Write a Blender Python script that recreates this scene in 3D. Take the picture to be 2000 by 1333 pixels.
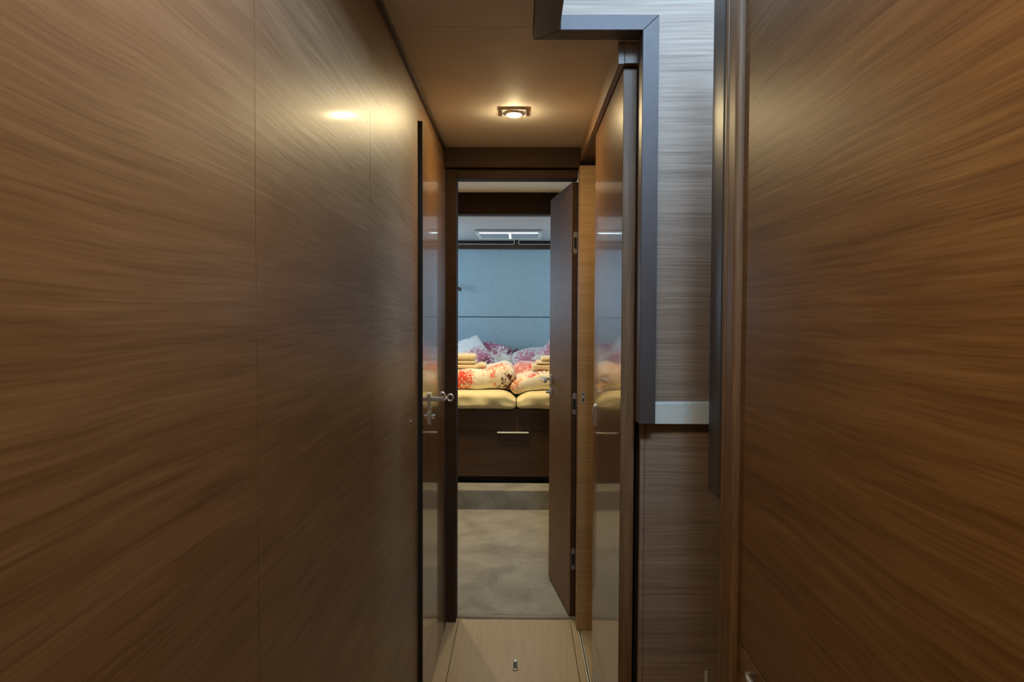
import bpy, bmesh, math, random
from mathutils import Vector, Matrix, noise

for o in list(bpy.data.objects):
    bpy.data.objects.remove(o)
random.seed(7)
scn = bpy.context.scene
COL = scn.collection

# ------------------------------------------------------------------ camera
CAM_H = 1.28
F_PX = 1400.0
cd = bpy.data.cameras.new('camera')
cd.sensor_width = 36.0
cd.lens = F_PX / 2000.0 * 36.0
cd.clip_start = 0.02
cam = bpy.data.objects.new('camera', cd)
COL.objects.link(cam)
cam.location = (0, 0, CAM_H)
YAW = math.atan(15.0 / F_PX)
PITCH = -math.atan(46.5 / F_PX)
ROLL = 0.004
cam.rotation_euler = (Matrix.Rotation(YAW, 3, 'Z') @ Matrix.Rotation(math.pi / 2 + PITCH, 3, 'X')
                      @ Matrix.Rotation(ROLL, 3, 'Z')).to_euler()
scn.camera = cam

# ------------------------------------------------------------------ view, world, daylight
scn.view_settings.view_transform = 'Standard'
scn.view_settings.look = 'None'
scn.view_settings.gamma = 1.0
scn.view_settings.use_curve_mapping = False
scn.view_settings.exposure = 0.0
scn.cycles.max_bounces = 6
scn.cycles.diffuse_bounces = 3
scn.cycles.glossy_bounces = 3
scn.cycles.transmission_bounces = 2
scn.cycles.caustics_reflective = False
scn.cycles.caustics_refractive = False

world = bpy.data.worlds.new('sky')
scn.world = world
world.use_nodes = True
world.node_tree.nodes['Background'].inputs[0].default_value = (0.55, 0.72, 1.0, 1)
world.node_tree.nodes['Background'].inputs[1].default_value = 1.0


def area(name, loc, rot, sx, sy, power, color):
    l = bpy.data.lights.new(name, 'AREA')
    l.shape = 'RECTANGLE'
    l.size, l.size_y = sx, sy
    l.energy = power
    l.color = color
    o = bpy.data.objects.new(name, l)
    COL.objects.link(o)
    o.location = loc
    o.rotation_euler = rot
    return o


DAY = (0.42, 0.68, 1.0)
SKYB = (0.50, 0.76, 1.0)
# added daylight lamps at invented windows: deckhouse above, both cabin sides
area('deckhouse_window_daylight', (1.86, 0.55, 2.75), (0, math.radians(78), 0), 0.95, 1.9, 185.0, DAY)
area('deckhouse_rear_window_daylight', (0.36, -0.74, 2.80), (math.radians(70), 0, 0), 0.56, 0.80, 88.0, DAY)
area('cabin_window_daylight', (-1.42, 5.95, 1.50), (0, math.radians(-90), 0), 0.50, 1.00, 11.0, SKYB)
area('cabin_window_daylight', (1.42, 5.95, 1.50), (0, math.radians(90), 0), 0.50, 1.00, 11.0, SKYB)


# added warm fill lamp in an invented saloon behind the camera
area('saloon_ceiling_light', (0.0, -1.9, 2.02), (0, 0, 0), 1.4, 1.4, 9.0, (1.0, 0.78, 0.50))


# ------------------------------------------------------------------ materials
def new_mat(name):
    m = bpy.data.materials.new(name)
    m.use_nodes = True
    nt = m.node_tree
    b = nt.nodes['Principled BSDF']
    return m, nt, b


def N(nt, t, **kw):
    n = nt.nodes.new(t)
    for k, v in kw.items():
        setattr(n, k, v)
    return n


def ramp(nt, fac, stops):
    r = N(nt, 'ShaderNodeValToRGB')
    el = r.color_ramp.elements
    el[0].position, el[0].color = stops[0][0], (*stops[0][1], 1)
    el[1].position, el[1].color = stops[-1][0], (*stops[-1][1], 1)
    for p, c in stops[1:-1]:
        e = el.new(p)
        e.color = (*c, 1)
    nt.links.new(fac, r.inputs[0])
    return r.outputs[0]


def math_n(nt, op, a, b=None, c=None):
    n = N(nt, 'ShaderNodeMath', operation=op)
    for i, v in enumerate((a, b, c)):
        if v is None:
            continue
        if isinstance(v, (int, float)):
            n.inputs[i].default_value = v
        else:
            nt.links.new(v, n.inputs[i])
    return n.outputs[0]


def noise_n(nt, vec, scale, detail=4, rough=0.55, dist=0.0):
    n = N(nt, 'ShaderNodeTexNoise')
    n.inputs['Scale'].default_value = scale
    n.inputs['Detail'].default_value = detail
    n.inputs['Roughness'].default_value = rough
    n.inputs['Distortion'].default_value = dist
    if vec is not None:
        nt.links.new(vec, n.inputs['Vector'])
    return n.outputs['Fac']


def wood(name, cols, rough=0.36, coat=0.3, coat_rough=0.12, axis='H', contrast=1.0, bump=0.25, fine=1.0, spec=0.5):
    """Veneer: grain runs along the horizontals ('H'), the uprights ('V') or along Y ('Y')."""
    m, nt, b = new_mat(name)
    geo = N(nt, 'ShaderNodeNewGeometry')
    pos = geo.outputs['Position']
    wob = noise_n(nt, pos, 3.2, 1, 0.5)
    wv = math_n(nt, 'MULTIPLY', math_n(nt, 'SUBTRACT', wob, 0.5), 0.022)
    comb = N(nt, 'ShaderNodeCombineXYZ')
    acr = {'H': 2, 'V': 0, 'Y': 0}[axis]
    nt.links.new(wv, comb.inputs[acr])
    if axis == 'V':
        nt.links.new(wv, comb.inputs[1])
    add = N(nt, 'ShaderNodeVectorMath', operation='ADD')
    nt.links.new(pos, add.inputs[0])
    nt.links.new(comb.outputs[0], add.inputs[1])

    def layer(along, across, detail, rough_):
        mp = N(nt, 'ShaderNodeMapping')
        sc = {'H': (along, along, across), 'V': (across, across, along), 'Y': (across, along, across)}[axis]
        mp.inputs['Scale'].default_value = sc
        nt.links.new(add.outputs[0], mp.inputs['Vector'])
        return noise_n(nt, mp.outputs[0], 1.0, detail, rough_)
    a = layer(3.4, 105 * fine, 3, 0.6)
    f = layer(6.0, 360 * fine, 2, 0.6)
    c = layer(1.6, 24, 2, 0.5)
    mix = math_n(nt, 'ADD', math_n(nt, 'MULTIPLY', a, 0.42),
                 math_n(nt, 'ADD', math_n(nt, 'MULTIPLY', f, 0.33), math_n(nt, 'MULTIPLY', c, 0.25)))
    mix = math_n(nt, 'ADD', math_n(nt, 'MULTIPLY', math_n(nt, 'SUBTRACT', mix, 0.5), 2.3 * contrast), 0.5)
    nt.links.new(ramp(nt, mix, [(0.1, cols[0]), (0.5, cols[1]), (0.9, cols[2])]), b.inputs['Base Color'])
    b.inputs['Roughness'].default_value = rough
    b.inputs['Specular IOR Level'].default_value = spec
    b.inputs['Coat Weight'].default_value = coat
    b.inputs['Coat Roughness'].default_value = coat_rough
    bp = N(nt, 'ShaderNodeBump')
    bp.inputs['Strength'].default_value = bump
    bp.inputs['Distance'].default_value = 0.001
    nt.links.new(a, bp.inputs['Height'])
    nt.links.new(bp.outputs[0], b.inputs['Normal'])
    return m


def plain(name, col, rough=0.5, metal=0.0, spec=0.5, bump=None, var=0.0, vscale=8.0, coat=0.0, sheen=0.0):
    m, nt, b = new_mat(name)
    b.inputs['Base Color'].default_value = (*col, 1)
    b.inputs['Roughness'].default_value = rough
    b.inputs['Metallic'].default_value = metal
    b.inputs['Specular IOR Level'].default_value = spec
    b.inputs['Coat Weight'].default_value = coat
    b.inputs['Sheen Weight'].default_value = sheen
    geo = N(nt, 'ShaderNodeNewGeometry')
    if var:
        f = noise_n(nt, geo.outputs['Position'], vscale, 4, 0.6)
        lo = tuple(x * (1 - var) for x in col)
        hi = tuple(min(1, x * (1 + var)) for x in col)
        nt.links.new(ramp(nt, f, [(0.3, lo), (0.7, hi)]), b.inputs['Base Color'])
    if bump:
        bp = N(nt, 'ShaderNodeBump')
        bp.inputs['Strength'].default_value = bump[1]
        bp.inputs['Distance'].default_value = bump[2]
        nt.links.new(noise_n(nt, geo.outputs['Position'], bump[0], 3, 0.6), bp.inputs['Height'])
        nt.links.new(bp.outputs[0], b.inputs['Normal'])
    return m


def emis(name, col, strength):
    m, nt, b = new_mat(name)
    b.inputs['Base Color'].default_value = (0.8, 0.8, 0.8, 1)
    b.inputs['Emission Color'].default_value = (*col, 1)
    b.inputs['Emission Strength'].default_value = strength
    return m


def coral(name, base, patches, rough=0.75):
    """White cotton printed with coral fans. patches: (centre in object space, radius, colour, speckle scale, density)"""
    m, nt, b = new_mat(name)
    tc = N(nt, 'ShaderNodeTexCoord')
    ob = tc.outputs['Object']
    cur = N(nt, 'ShaderNodeRGB')
    cur.outputs[0].default_value = (*base, 1)
    cur = cur.outputs[0]
    for (c, r, colr, sc, dens) in patches:
        d = N(nt, 'ShaderNodeVectorMath', operation='DISTANCE')
        nt.links.new(ob, d.inputs[0])
        d.inputs[1].default_value = c
        warp = noise_n(nt, ob, 22.0, 3, 0.6)
        dd = math_n(nt, 'ADD', d.outputs['Value'], math_n(nt, 'MULTIPLY', math_n(nt, 'SUBTRACT', warp, 0.5), r * 1.1))
        fall = math_n(nt, 'SUBTRACT', 1.0, math_n(nt, 'DIVIDE', dd, r))      # 1 centre .. 0 rim
        # branching lines: ridges of a soft noise
        rn = noise_n(nt, ob, sc * 0.75, 1.5, 0.5, 0.8)
        branch = math_n(nt, 'SUBTRACT', 1.0, math_n(nt, 'MULTIPLY', math_n(nt, 'ABSOLUTE', math_n(nt, 'SUBTRACT', rn, 0.5)), 9.0))
        val = math_n(nt, 'ADD', math_n(nt, 'MULTIPLY', branch, 0.5), math_n(nt, 'MULTIPLY', fall, dens))
        mr = N(nt, 'ShaderNodeMapRange')
        mr.inputs['From Min'].default_value = 0.42
        mr.inputs['From Max'].default_value = 0.58
        nt.links.new(val, mr.inputs['Value'])
        inr = N(nt, 'ShaderNodeMapRange')
        inr.inputs['From Min'].default_value = -0.05
        inr.inputs['From Max'].default_value = 0.08
        nt.links.new(fall, inr.inputs['Value'])
        fac = math_n(nt, 'MULTIPLY', mr.outputs[0], inr.outputs[0])
        mx = N(nt, 'ShaderNodeMix', data_type='RGBA')
        nt.links.new(fac, mx.inputs[0])
        nt.links.new(cur, mx.inputs[6])
        mx.inputs[7].default_value = (*colr, 1)
        cur = mx.outputs[2]
    nt.links.new(cur, b.inputs['Base Color'])
    b.inputs['Roughness'].default_value = rough
    b.inputs['Sheen Weight'].default_value = 0.2
    bp = N(nt, 'ShaderNodeBump')
    bp.inputs['Strength'].default_value = 0.35
    bp.inputs['Distance'].default_value = 0.01
    nt.links.new(noise_n(nt, ob, 16.0, 4, 0.6, 1.0), bp.inputs['Height'])
    nt.links.new(bp.outputs[0], b.inputs['Normal'])
    return m


WCOL = ((0.115, 0.052, 0.019), (0.205, 0.104, 0.043), (0.290, 0.165, 0.080))
DCOL = ((0.034, 0.015, 0.006), (0.056, 0.026, 0.011), (0.080, 0.040, 0.018))
M = {}
LCOL = ((0.118, 0.060, 0.026), (0.212, 0.122, 0.062), (0.300, 0.188, 0.110))  # left wall tones greyed: cool daylight put into the wood colour
RCOL = ((0.118, 0.051, 0.014), (0.212, 0.103, 0.034), (0.300, 0.163, 0.062))  # same wood, blue cut back to paint the right wall's warmer light
M['veneer'] = wood('walnut_veneer', LCOL, rough=0.43, coat=0.035, coat_rough=0.12, bump=0.4)
M['veneer_gloss'] = wood('lacquered_veneer', WCOL, rough=0.30, coat=0.6, coat_rough=0.05, contrast=0.6, bump=0.04)
M['veneer_satin'] = wood('satin_veneer', WCOL, rough=0.50, coat=0.0, coat_rough=0.12, contrast=0.7, bump=0.08)
M['veneer_dark'] = wood('dark_walnut', DCOL, rough=0.40, coat=0.15, coat_rough=0.2)
M['veneer_pale'] = wood('pale_walnut_veneer', ((0.165, 0.100, 0.062), (0.310, 0.208, 0.140), (0.43, 0.31, 0.225)), rough=0.46, coat=0.0, contrast=1.1, bump=0.4, fine=1.5)  # same walnut paled and greyed, daylight on the companionway wall painted in
M['veneer_light'] = wood('light_walnut_veneer', ((0.25, 0.135, 0.050), (0.38, 0.225, 0.095), (0.50, 0.32, 0.15)), rough=0.46, coat=0.0, contrast=0.8, bump=0.3)
M['veneer_matt'] = wood('matt_walnut_veneer', RCOL, rough=0.46, coat=0.0, bump=0.4, spec=0.28)
M['veneer_deep'] = wood('deep_walnut', tuple(tuple(c * 0.7 for c in k) for k in DCOL), rough=0.65, coat=0.0, spec=0.2)
M['veneer_upright'] = wood('upright_walnut', WCOL, rough=0.48, coat=0.03, coat_rough=0.16, axis='V')
M['lacquer_brown'] = plain('brown_lacquer', (0.060, 0.040, 0.026), rough=0.38, coat=0.1, var=0.1)
M['floor_wood'] = wood('pale_oak_floor', ((0.36, 0.28, 0.175), (0.45, 0.36, 0.235), (0.53, 0.43, 0.30)), rough=0.42,
                       coat=0.15, coat_rough=0.2, axis='Y', contrast=0.7, bump=0.1, fine=0.8)
M['ceiling'] = plain('ceiling_leatherette', (0.86, 0.80, 0.71), rough=0.7, bump=(260, 0.15, 0.001), var=0.04)
M['ceiling_grey'] = plain('grey_headliner', (0.50, 0.49, 0.50), rough=0.75, bump=(260, 0.15, 0.001), var=0.04)
M['uphol'] = plain('pale_leatherette', (0.37, 0.48, 0.53), rough=0.65, bump=(300, 0.2, 0.001), var=0.05, vscale=30)
M['trim_metal'] = plain('anodised_bronze', (0.085, 0.064, 0.058), rough=0.45, metal=0.15, var=0.06, vscale=40)
M['trim_brown'] = plain('brown_anodised', (0.09, 0.065, 0.055), rough=0.4, metal=0.3)
M['silver'] = plain('satin_aluminium', (0.80, 0.82, 0.74), rough=0.35, metal=0.12, var=0.03, vscale=60)
M['chrome'] = plain('polished_steel', (0.90, 0.88, 0.84), rough=0.24, metal=0.85, var=0.02)
M['steel_dull'] = plain('brushed_steel', (0.60, 0.57, 0.53), rough=0.34, metal=0.8, var=0.04, vscale=50)
M['black'] = plain('black_rubber', (0.008, 0.007, 0.006), rough=0.5, var=0.1)
M['dark_gap'] = plain('dark_board', (0.018, 0.011, 0.007), rough=0.8, var=0.1)
M['white_edge'] = plain('white_edge_band', (0.80, 0.76, 0.66), rough=0.3, var=0.02)  # white for light caught on the sliding door edge; also the small plate
M['sheet'] = plain('cream_sheet', (0.80, 0.71, 0.42), rough=0.7, bump=(14, 0.3, 0.01), var=0.05, sheen=0.2)
M['towel'] = plain('cream_towel', (0.82, 0.70, 0.47), rough=0.95, bump=(420, 0.6, 0.003), var=0.06, vscale=40, sheen=0.4)
M['glass'] = plain('frosted_glass', (0.75, 0.72, 0.68), rough=0.25, spec=0.6, var=0.02)
M['blind'] = plain('grey_blind', (0.42, 0.43, 0.45), rough=0.7, var=0.04)
M['lamp'] = emis('warm_lamp', (1.0, 0.77, 0.41), 930.0)
M['lamp_cabin'] = emis('warm_cabin_lamp', (1.0, 0.78, 0.43), 3000.0)
M['skyslot'] = emis('daylight_slot', (0.72, 0.92, 1.0), 5.0)


def carpet_mat():
    m, nt, b = new_mat('beige_carpet')
    geo = N(nt, 'ShaderNodeNewGeometry')
    p = geo.outputs['Position']
    big = noise_n(nt, p, 5.0, 4, 0.6, 0.6)
    sm = noise_n(nt, p, 130.0, 3, 0.7)
    f = math_n(nt, 'ADD', math_n(nt, 'MULTIPLY', big, 0.62), math_n(nt, 'MULTIPLY', sm, 0.38))
    nt.links.new(ramp(nt, f, [(0.36, (0.18, 0.17, 0.145)), (0.64, (0.38, 0.37, 0.33))]), b.inputs['Base Color'])
    b.inputs['Roughness'].default_value = 0.95
    b.inputs['Sheen Weight'].default_value = 0.3
    bp = N(nt, 'ShaderNodeBump')
    bp.inputs['Strength'].default_value = 0.6
    bp.inputs['Distance'].default_value = 0.004
    nt.links.new(sm, bp.inputs['Height'])
    nt.links.new(bp.outputs[0], b.inputs['Normal'])
    return m


M['carpet'] = carpet_mat()
M['carpet_edge'] = plain('carpet_binding', (0.40, 0.35, 0.25), rough=0.85, bump=(500, 0.4, 0.002), var=0.05, vscale=60)

# ------------------------------------------------------------------ mesh helpers
WLOC = {}


def link(name, me, origin, mat, parent=None, smooth=False):
    o = bpy.data.objects.new(name, me)
    COL.objects.link(o)
    if mat is not None:
        me.materials.append(M[mat] if isinstance(mat, str) else mat)
    if smooth:
        for p in me.polygons:
            p.use_smooth = True
    origin = Vector(origin)
    WLOC[o.name] = origin
    if parent is not None:
        o.parent = parent
        o.location = origin - WLOC[parent.name]
    else:
        o.location = origin
    return o


def from_bm(name, bm, mat, parent=None, smooth=False, origin=None):
    bmesh.ops.recalc_face_normals(bm, faces=bm.faces)
    xs = [v.co for v in bm.verts]
    lo = Vector((min(v.x for v in xs), min(v.y for v in xs), min(v.z for v in xs)))
    hi = Vector((max(v.x for v in xs), max(v.y for v in xs), max(v.z for v in xs)))
    org = Vector(origin) if origin is not None else Vector(((lo.x + hi.x) / 2, (lo.y + hi.y) / 2, lo.z))
    bmesh.ops.translate(bm, verts=bm.verts, vec=-org)
    me = bpy.data.meshes.new(name)
    bm.to_mesh(me)
    bm.free()
    return link(name, me, org, mat, parent, smooth)


def add_box(bm, x0, x1, y0, y1, z0, z1, bevel=0.0, seg=2):
    r = bmesh.ops.create_cube(bm, size=1.0)
    vs = r['verts']
    for v in vs:
        v.co = Vector((x0 + (v.co.x + .5) * (x1 - x0), y0 + (v.co.y + .5) * (y1 - y0), z0 + (v.co.z + .5) * (z1 - z0)))
    if bevel > 0:
        es = list({e for v in vs for e in v.link_edges})
        bmesh.ops.bevel(bm, geom=es, offset=bevel, segments=seg, profile=0.5, affect='EDGES')


def box(name, x0, x1, y0, y1, z0, z1, mat, parent=None, bevel=0.0, seg=2, smooth=False):
    bm = bmesh.new()
    add_box(bm, x0, x1, y0, y1, z0, z1, bevel, seg)
    return from_bm(name, bm, mat, parent, smooth)


def add_tube(bm, pts, rad, n=10, closed=False, cap=True):
    pts = [Vector(p) for p in pts]
    rings = []
    k = len(pts)
    up = None
    for i, p in enumerate(pts):
        if closed:
            t = (pts[(i + 1) % k] - pts[i - 1]).normalized()
        else:
            t = (pts[min(i + 1, k - 1)] - pts[max(i - 1, 0)]).normalized()
        if up is None:
            up = Vector((0, 0, 1)) if abs(t.z) < 0.9 else Vector((1, 0, 0))
        a = t.cross(up).normalized()
        bb = a.cross(t).normalized()
        up = bb
        r = rad[i] if isinstance(rad, (list, tuple)) else rad
        rings.append([bm.verts.new(p + a * r * math.cos(2 * math.pi * j / n) + bb * r * math.sin(2 * math.pi * j / n))
                      for j in range(n)])
    m = k if closed else k - 1
    for i in range(m):
        A, B = rings[i], rings[(i + 1) % k]
        for j in range(n):
            bm.faces.new((A[j], A[(j + 1) % n], B[(j + 1) % n], B[j]))
    if cap and not closed:
        bm.faces.new(rings[0][::-1])
        bm.faces.new(rings[-1])


def tube(name, pts, rad, mat, parent=None, n=10, closed=False):
    bm = bmesh.new()
    add_tube(bm, pts, rad, n, closed)
    return from_bm(name, bm, mat, parent, True)


def add_cyl(bm, c, axis, r, h, n=20, r2=None):
    c = Vector(c)
    ax = {'X': Vector((1, 0, 0)), 'Y': Vector((0, 1, 0)), 'Z': Vector((0, 0, 1))}[axis]
    add_tube(bm, [c, c + ax * h], [r, r if r2 is None else r2], n)


def cyl(name, c, axis, r, h, mat, parent=None, n=20, r2=None):
    bm = bmesh.new()
    add_cyl(bm, c, axis, r, h, n, r2)
    return from_bm(name, bm, mat, parent)


def rounded_outline(w, h, r, n=6):
    pts = []
    for cx, cy, a0 in ((w / 2 - r, h / 2 - r, 0), (-w / 2 + r, h / 2 - r, 90), (-w / 2 + r, -h / 2 + r, 180), (w / 2 - r, -h / 2 + r, 270)):
        for i in range(n + 1):
            a = math.radians(a0 + 90 * i / n)
            pts.append((cx + r * math.cos(a), cy + r * math.sin(a)))
    return pts


def add_plate(bm, c, w, h, r, t, face='Y'):
    """Rounded plate in the X-Z plane (face 'Y', thickness towards -Y), Y-Z plane (face 'X', towards +X) or X-Y (face 'Z', up)."""
    c = Vector(c)

    def P(u, v, d):
        if face == 'Y':
            return c + Vector((u, -d, v))
        if face == 'X':
            return c + Vector((d, u, v))
        return c + Vector((u, v, d))
    ol = rounded_outline(w, h, r)
    A = [bm.verts.new(P(u, v, 0)) for u, v in ol]
    B = [bm.verts.new(P(u, v, t)) for u, v in ol]
    k = len(ol)
    for i in range(k):
        bm.faces.new((A[i], A[(i + 1) % k], B[(i + 1) % k], B[i]))
    bm.faces.new(A[::-1])
    bm.faces.new(B)


def plate(name, c, w, h, r, t, mat, parent=None, face='Y'):
    bm = bmesh.new()
    add_plate(bm, c, w, h, r, t, face)
    return from_bm(name, bm, mat, parent)


def prism(name, poly, z0, z1, mat, parent=None, smooth=False):
    bm = bmesh.new()
    A = [bm.verts.new((x, y, z0)) for x, y in poly]
    B = [bm.verts.new((x, y, z1)) for x, y in poly]
    k = len(poly)
    for i in range(k):
        bm.faces.new((A[i], A[(i + 1) % k], B[(i + 1) % k], B[i]))
    bm.faces.new(A[::-1])
    bm.faces.new(B)
    return from_bm(name, bm, mat, parent, smooth)


def tag(o, label, cat=None, kind=None, group=None):
    o['label'] = label
    if cat:
        o['category'] = cat
    if kind:
        o['kind'] = kind
    if group:
        o['group'] = group
    return o


def empty(name, loc):
    o = bpy.data.objects.new(name, None)
    COL.objects.link(o)
    o.location = loc
    o.empty_display_size = 0.05
    WLOC[o.name] = Vector(loc)
    return o


# ------------------------------------------------------------------ passage: floor
XL = -0.312          # left wall face
ZC = 1.97            # passage ceiling
fl = box('floor', -0.55, 1.35, -0.75, 3.02, -0.06, -0.012, 'dark_gap')
tag(fl, 'pale wooden passage floor with a lift-out centre board', 'floor', 'structure')


def floor_board(name, poly, mat='floor_wood'):
    o = prism(name, poly, -0.012, 0.0, mat, fl)
    return o


def corner(cx, cy, r, a0, a1, n=6):
    return [(cx + r * math.cos(math.radians(a0 + (a1 - a0) * i / n)), cy + r * math.sin(math.radians(a0 + (a1 - a0) * i / n))) for i in range(n + 1)]


ctr = [(-0.252, -0.75), (0.216, -0.75)] + corner(0.216 - 0.03, 2.995 - 0.03, 0.03, 0, 90) + corner(-0.252 + 0.03, 2.995 - 0.03, 0.03, 90, 180)
floor_board('floor_board', ctr)
side_l = [(-0.50, -0.75), (-0.2545, -0.75)] + corner(-0.2545 + 0.03, 2.9975 - 0.03, 0.03, 180, 90)[:-1] + [(-0.2245, 3.0), (-0.50, 3.0)]
floor_board('floor_board', side_l)
side_r = [(0.2185, -0.75), (0.243, -0.75), (0.243, 3.0), (0.1885, 3.0)] + corner(0.2185 - 0.03, 2.9975 - 0.03, 0.03, 90, 0)[1:]
floor_board('floor_board', side_r)
floor_board('floor_board', [(0.2585, -0.75), (1.3, -0.75), (1.3, 3.0), (0.2585, 3.0)])
tr = box('door_track', 0.2445, 0.257, 1.84, 2.90, -0.012, -0.002, 'silver', fl)
box('track_groove', 0.2485, 0.2530, 1.85, 2.89, -0.0025, -0.0012, 'black', tr)
tr['label'] = 'narrow aluminium guide track of the sliding door'

# flush lift latch in the floor
lt = plate('lift_latch', (-0.011, 2.594, -0.0005), 0.021, 0.088, 0.0095, 0.0022, 'steel_dull', fl, 'Z')
lt['label'] = 'small steel lift latch let into the floor'
plate('latch_recess', (-0.011, 2.596, 0.0016), 0.0165, 0.074, 0.007, 0.0008, 'black', lt, 'Z')
plate('latch_tongue', (-0.011, 2.622, 0.0024), 0.011, 0.014, 0.003, 0.0012, 'chrome', lt, 'Z')
tube('latch_ring', [(-0.011 + 0.0085 * math.cos(a), 2.566 + 0.012 * math.sin(a), 0.004) for a in [math.radians(180 + 180 * i / 10) for i in range(11)]],
     0.0022, 'chrome', lt, 8)

# ------------------------------------------------------------------ passage: left wall
wl = box('wall_left', -0.37, XL - 0.016, -0.75, 2.96, 0.0, ZC, 'dark_gap')
tag(wl, 'brown wood veneer passage wall on the left, in tall panels', 'wall', 'structure')


def lpanel(y0, y1, z0=0.001, z1=1.955):
    return box('wall_panel', XL - 0.016, XL, y0, y1, z0, z1, 'veneer', wl)


lpanel(-0.75, 0.8458)
lpanel(0.8472, 1.4953)
lpanel(1.4967, 2.196)
for y in (0.8465, 1.4960):
    box('seam_filler', XL - 0.016, XL - 0.0009, y - 0.0007, y + 0.0007, 0.001, 1.955, 'dark_gap', wl)
lpanel(2.196, 2.955, 1.8805, 1.955)      # above the side door
tl = box('trim_1', XL - 0.016, XL + 0.010, -0.75, 2.94, 1.9555, ZC + 0.004, 'veneer_dark')
tag(tl, 'thin dark wood strip where left wall meets the ceiling', 'trim', 'structure')
cap = cyl('wall_button', (XL, 2.04, 0.980), 'X', 0.0045, 0.003, 'steel_dull', wl, 14)

# side door on the left, a shade proud of the wall with a black leading edge
d1 = empty('door_1', (XL, 2.54, 0.0))
tag(d1, 'glossy brown side door with lever handle on the left', 'door', 'structure')
box('edge_strip', XL - 0.010, XL + 0.0135, 2.199, 2.206, 0.006, 1.876, 'black', d1)
fr = box('door_stile', XL - 0.012, XL + 0.0128, 2.206, 2.322, 0.006, 1.876, 'veneer_gloss', d1, 0.001, 1)
leaf = box('door_leaf', XL - 0.014, XL + 0.0105, 2.3235, 2.862, 0.006, 1.868, 'veneer_gloss', d1, 0.0012, 1)
box('door_stile', XL - 0.014, XL + 0.0115, 2.8655, 2.93, 0.006, 1.876, 'veneer_dark', d1)
XD = XL + 0.0105
hz = 1.008
hd = empty('lever_handle', (XD, 2.375, hz))
hd.parent = d1
hd.location = Vector((XD, 2.375, hz)) - WLOC['door_1']
hd['label'] = 'polished steel lever handle with a looped end'
plate('rosette', (XD, 2.375, hz - 0.006), 0.034, 0.056, 0.008, 0.009, 'chrome', hd, 'X')
box('neck', XD + 0.008, XD + 0.050, 2.362, 2.388, hz - 0.008, hz + 0.006, 'steel_dull', hd, 0.002)
bm = bmesh.new()
cx, cz = XD + 0.071, hz + 0.004
add_tube(bm, [(cx + 0.0095 * math.cos(2 * math.pi * i / 24), 2.375, cz + 0.0105 * math.sin(2 * math.pi * i / 24)) for i in range(24)], 0.0036, 10, True)
hook = []
for i in range(13):
    a = math.radians(150 - 150 * i / 12)
    hook.append((XD + 0.044 + 0.0085 * math.cos(a), 2.375, hz + 0.013 + 0.0075 * math.sin(a)))
hook += [(XD + 0.056, 2.375, hz + 0.005), (XD + 0.060, 2.376, hz - 0.002)]
add_tube(bm, hook, 0.0034, 10)
add_tube(bm, [(XD + 0.048, 2.375, hz - 0.010), (XD + 0.052, 2.375, hz - 0.004), (XD + 0.062, 2.375, hz + 0.004)], 0.0040, 10)
from_bm('loop', bm, 'chrome', hd, True)
lk = empty('thumb_lock', (XD, 2.375, 0.945))
lk.parent = d1
lk.location = Vector((XD, 2.375, 0.945)) - WLOC['door_1']
plate('rosette', (XD, 2.375, 0.945), 0.030, 0.046, 0.007, 0.008, 'chrome', lk, 'X')
box('thumb_turn', XD + 0.008, XD + 0.021, 2.367, 2.383, 0.940, 0.955, 'chrome', lk, 0.002)

# ------------------------------------------------------------------ passage: near right wall
XR = 0.42
wr = box('wall_right', XR + 0.018, XR + 0.06, -0.75, 1.36, 0.0, 2.02, 'dark_gap')
tag(wr, 'brown wood veneer wall on the right beside the camera', 'wall', 'structure')
ZS = 0.663
box('wall_panel', XR, XR + 0.018, -0.75, 1.362, ZS + 0.0016, 2.02, 'veneer_matt', wr, 0.001, 1)
lo = box('lower_door', XR, XR + 0.018, -0.2, 1.362, 0.03, ZS - 0.0016, 'veneer_matt', wr, 0.001, 1)
box('wall_panel', XR, XR + 0.018, -0.75, -0.203, 0.03, ZS - 0.0016, 'veneer_matt', wr, 0.001, 1)
ph = tube('pull_handle', [(XR - 0.001, 1.245, 0.6535), (XR - 0.018, 1.245, 0.6535), (XR - 0.020, 1.23, 0.6535), (XR - 0.020, 1.05, 0.6535), (XR - 0.018, 1.035, 0.6535), (XR - 0.001, 1.035, 0.6535)],
          0.005, 'chrome', lo, 8)
ph['label'] = 'slim steel pull handle'

# rounded post at the end of the right wall, and the slab hung beyond it
poly = [(XR + 0.055, 1.364), (XR, 1.364)] + corner(XR - 0.005, 1.364 + 0.010, 0.010, 270, 180)[0:] + [(XR - 0.015, 1.412), (XR + 0.055, 1.412)]
pp = prism('trim_2', poly, 0.0, 2.02, 'veneer_upright', None, False)
tag(pp, 'rounded upright wood post ending the right wall', 'trim', 'structure')
t5 = box('trim_3', XR - 0.018, XR + 0.05, 1.414, 1.430, 0.0, 2.02, 'veneer_upright', None, 0.003, 3)
tag(t5, 'slender upright wood strip beside the rounded post', 'trim', 'structure')
sb = box('trim_4', XR - 0.0200, XR + 0.012, 1.432, 1.512, 0.916, 2.02, 'lacquer_brown', None, 0.001, 1)
tag(sb, 'dark lacquered upright slab hanging short of the floor', 'trim', 'structure')
hp = plate('trim_5', (0.477, 1.799, 0.368), 0.007, 0.034, 0.003, 0.004, 'white_edge')
tag(hp, 'tiny bright metal plate low on the companionway wall', 'trim', 'structure')

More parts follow.
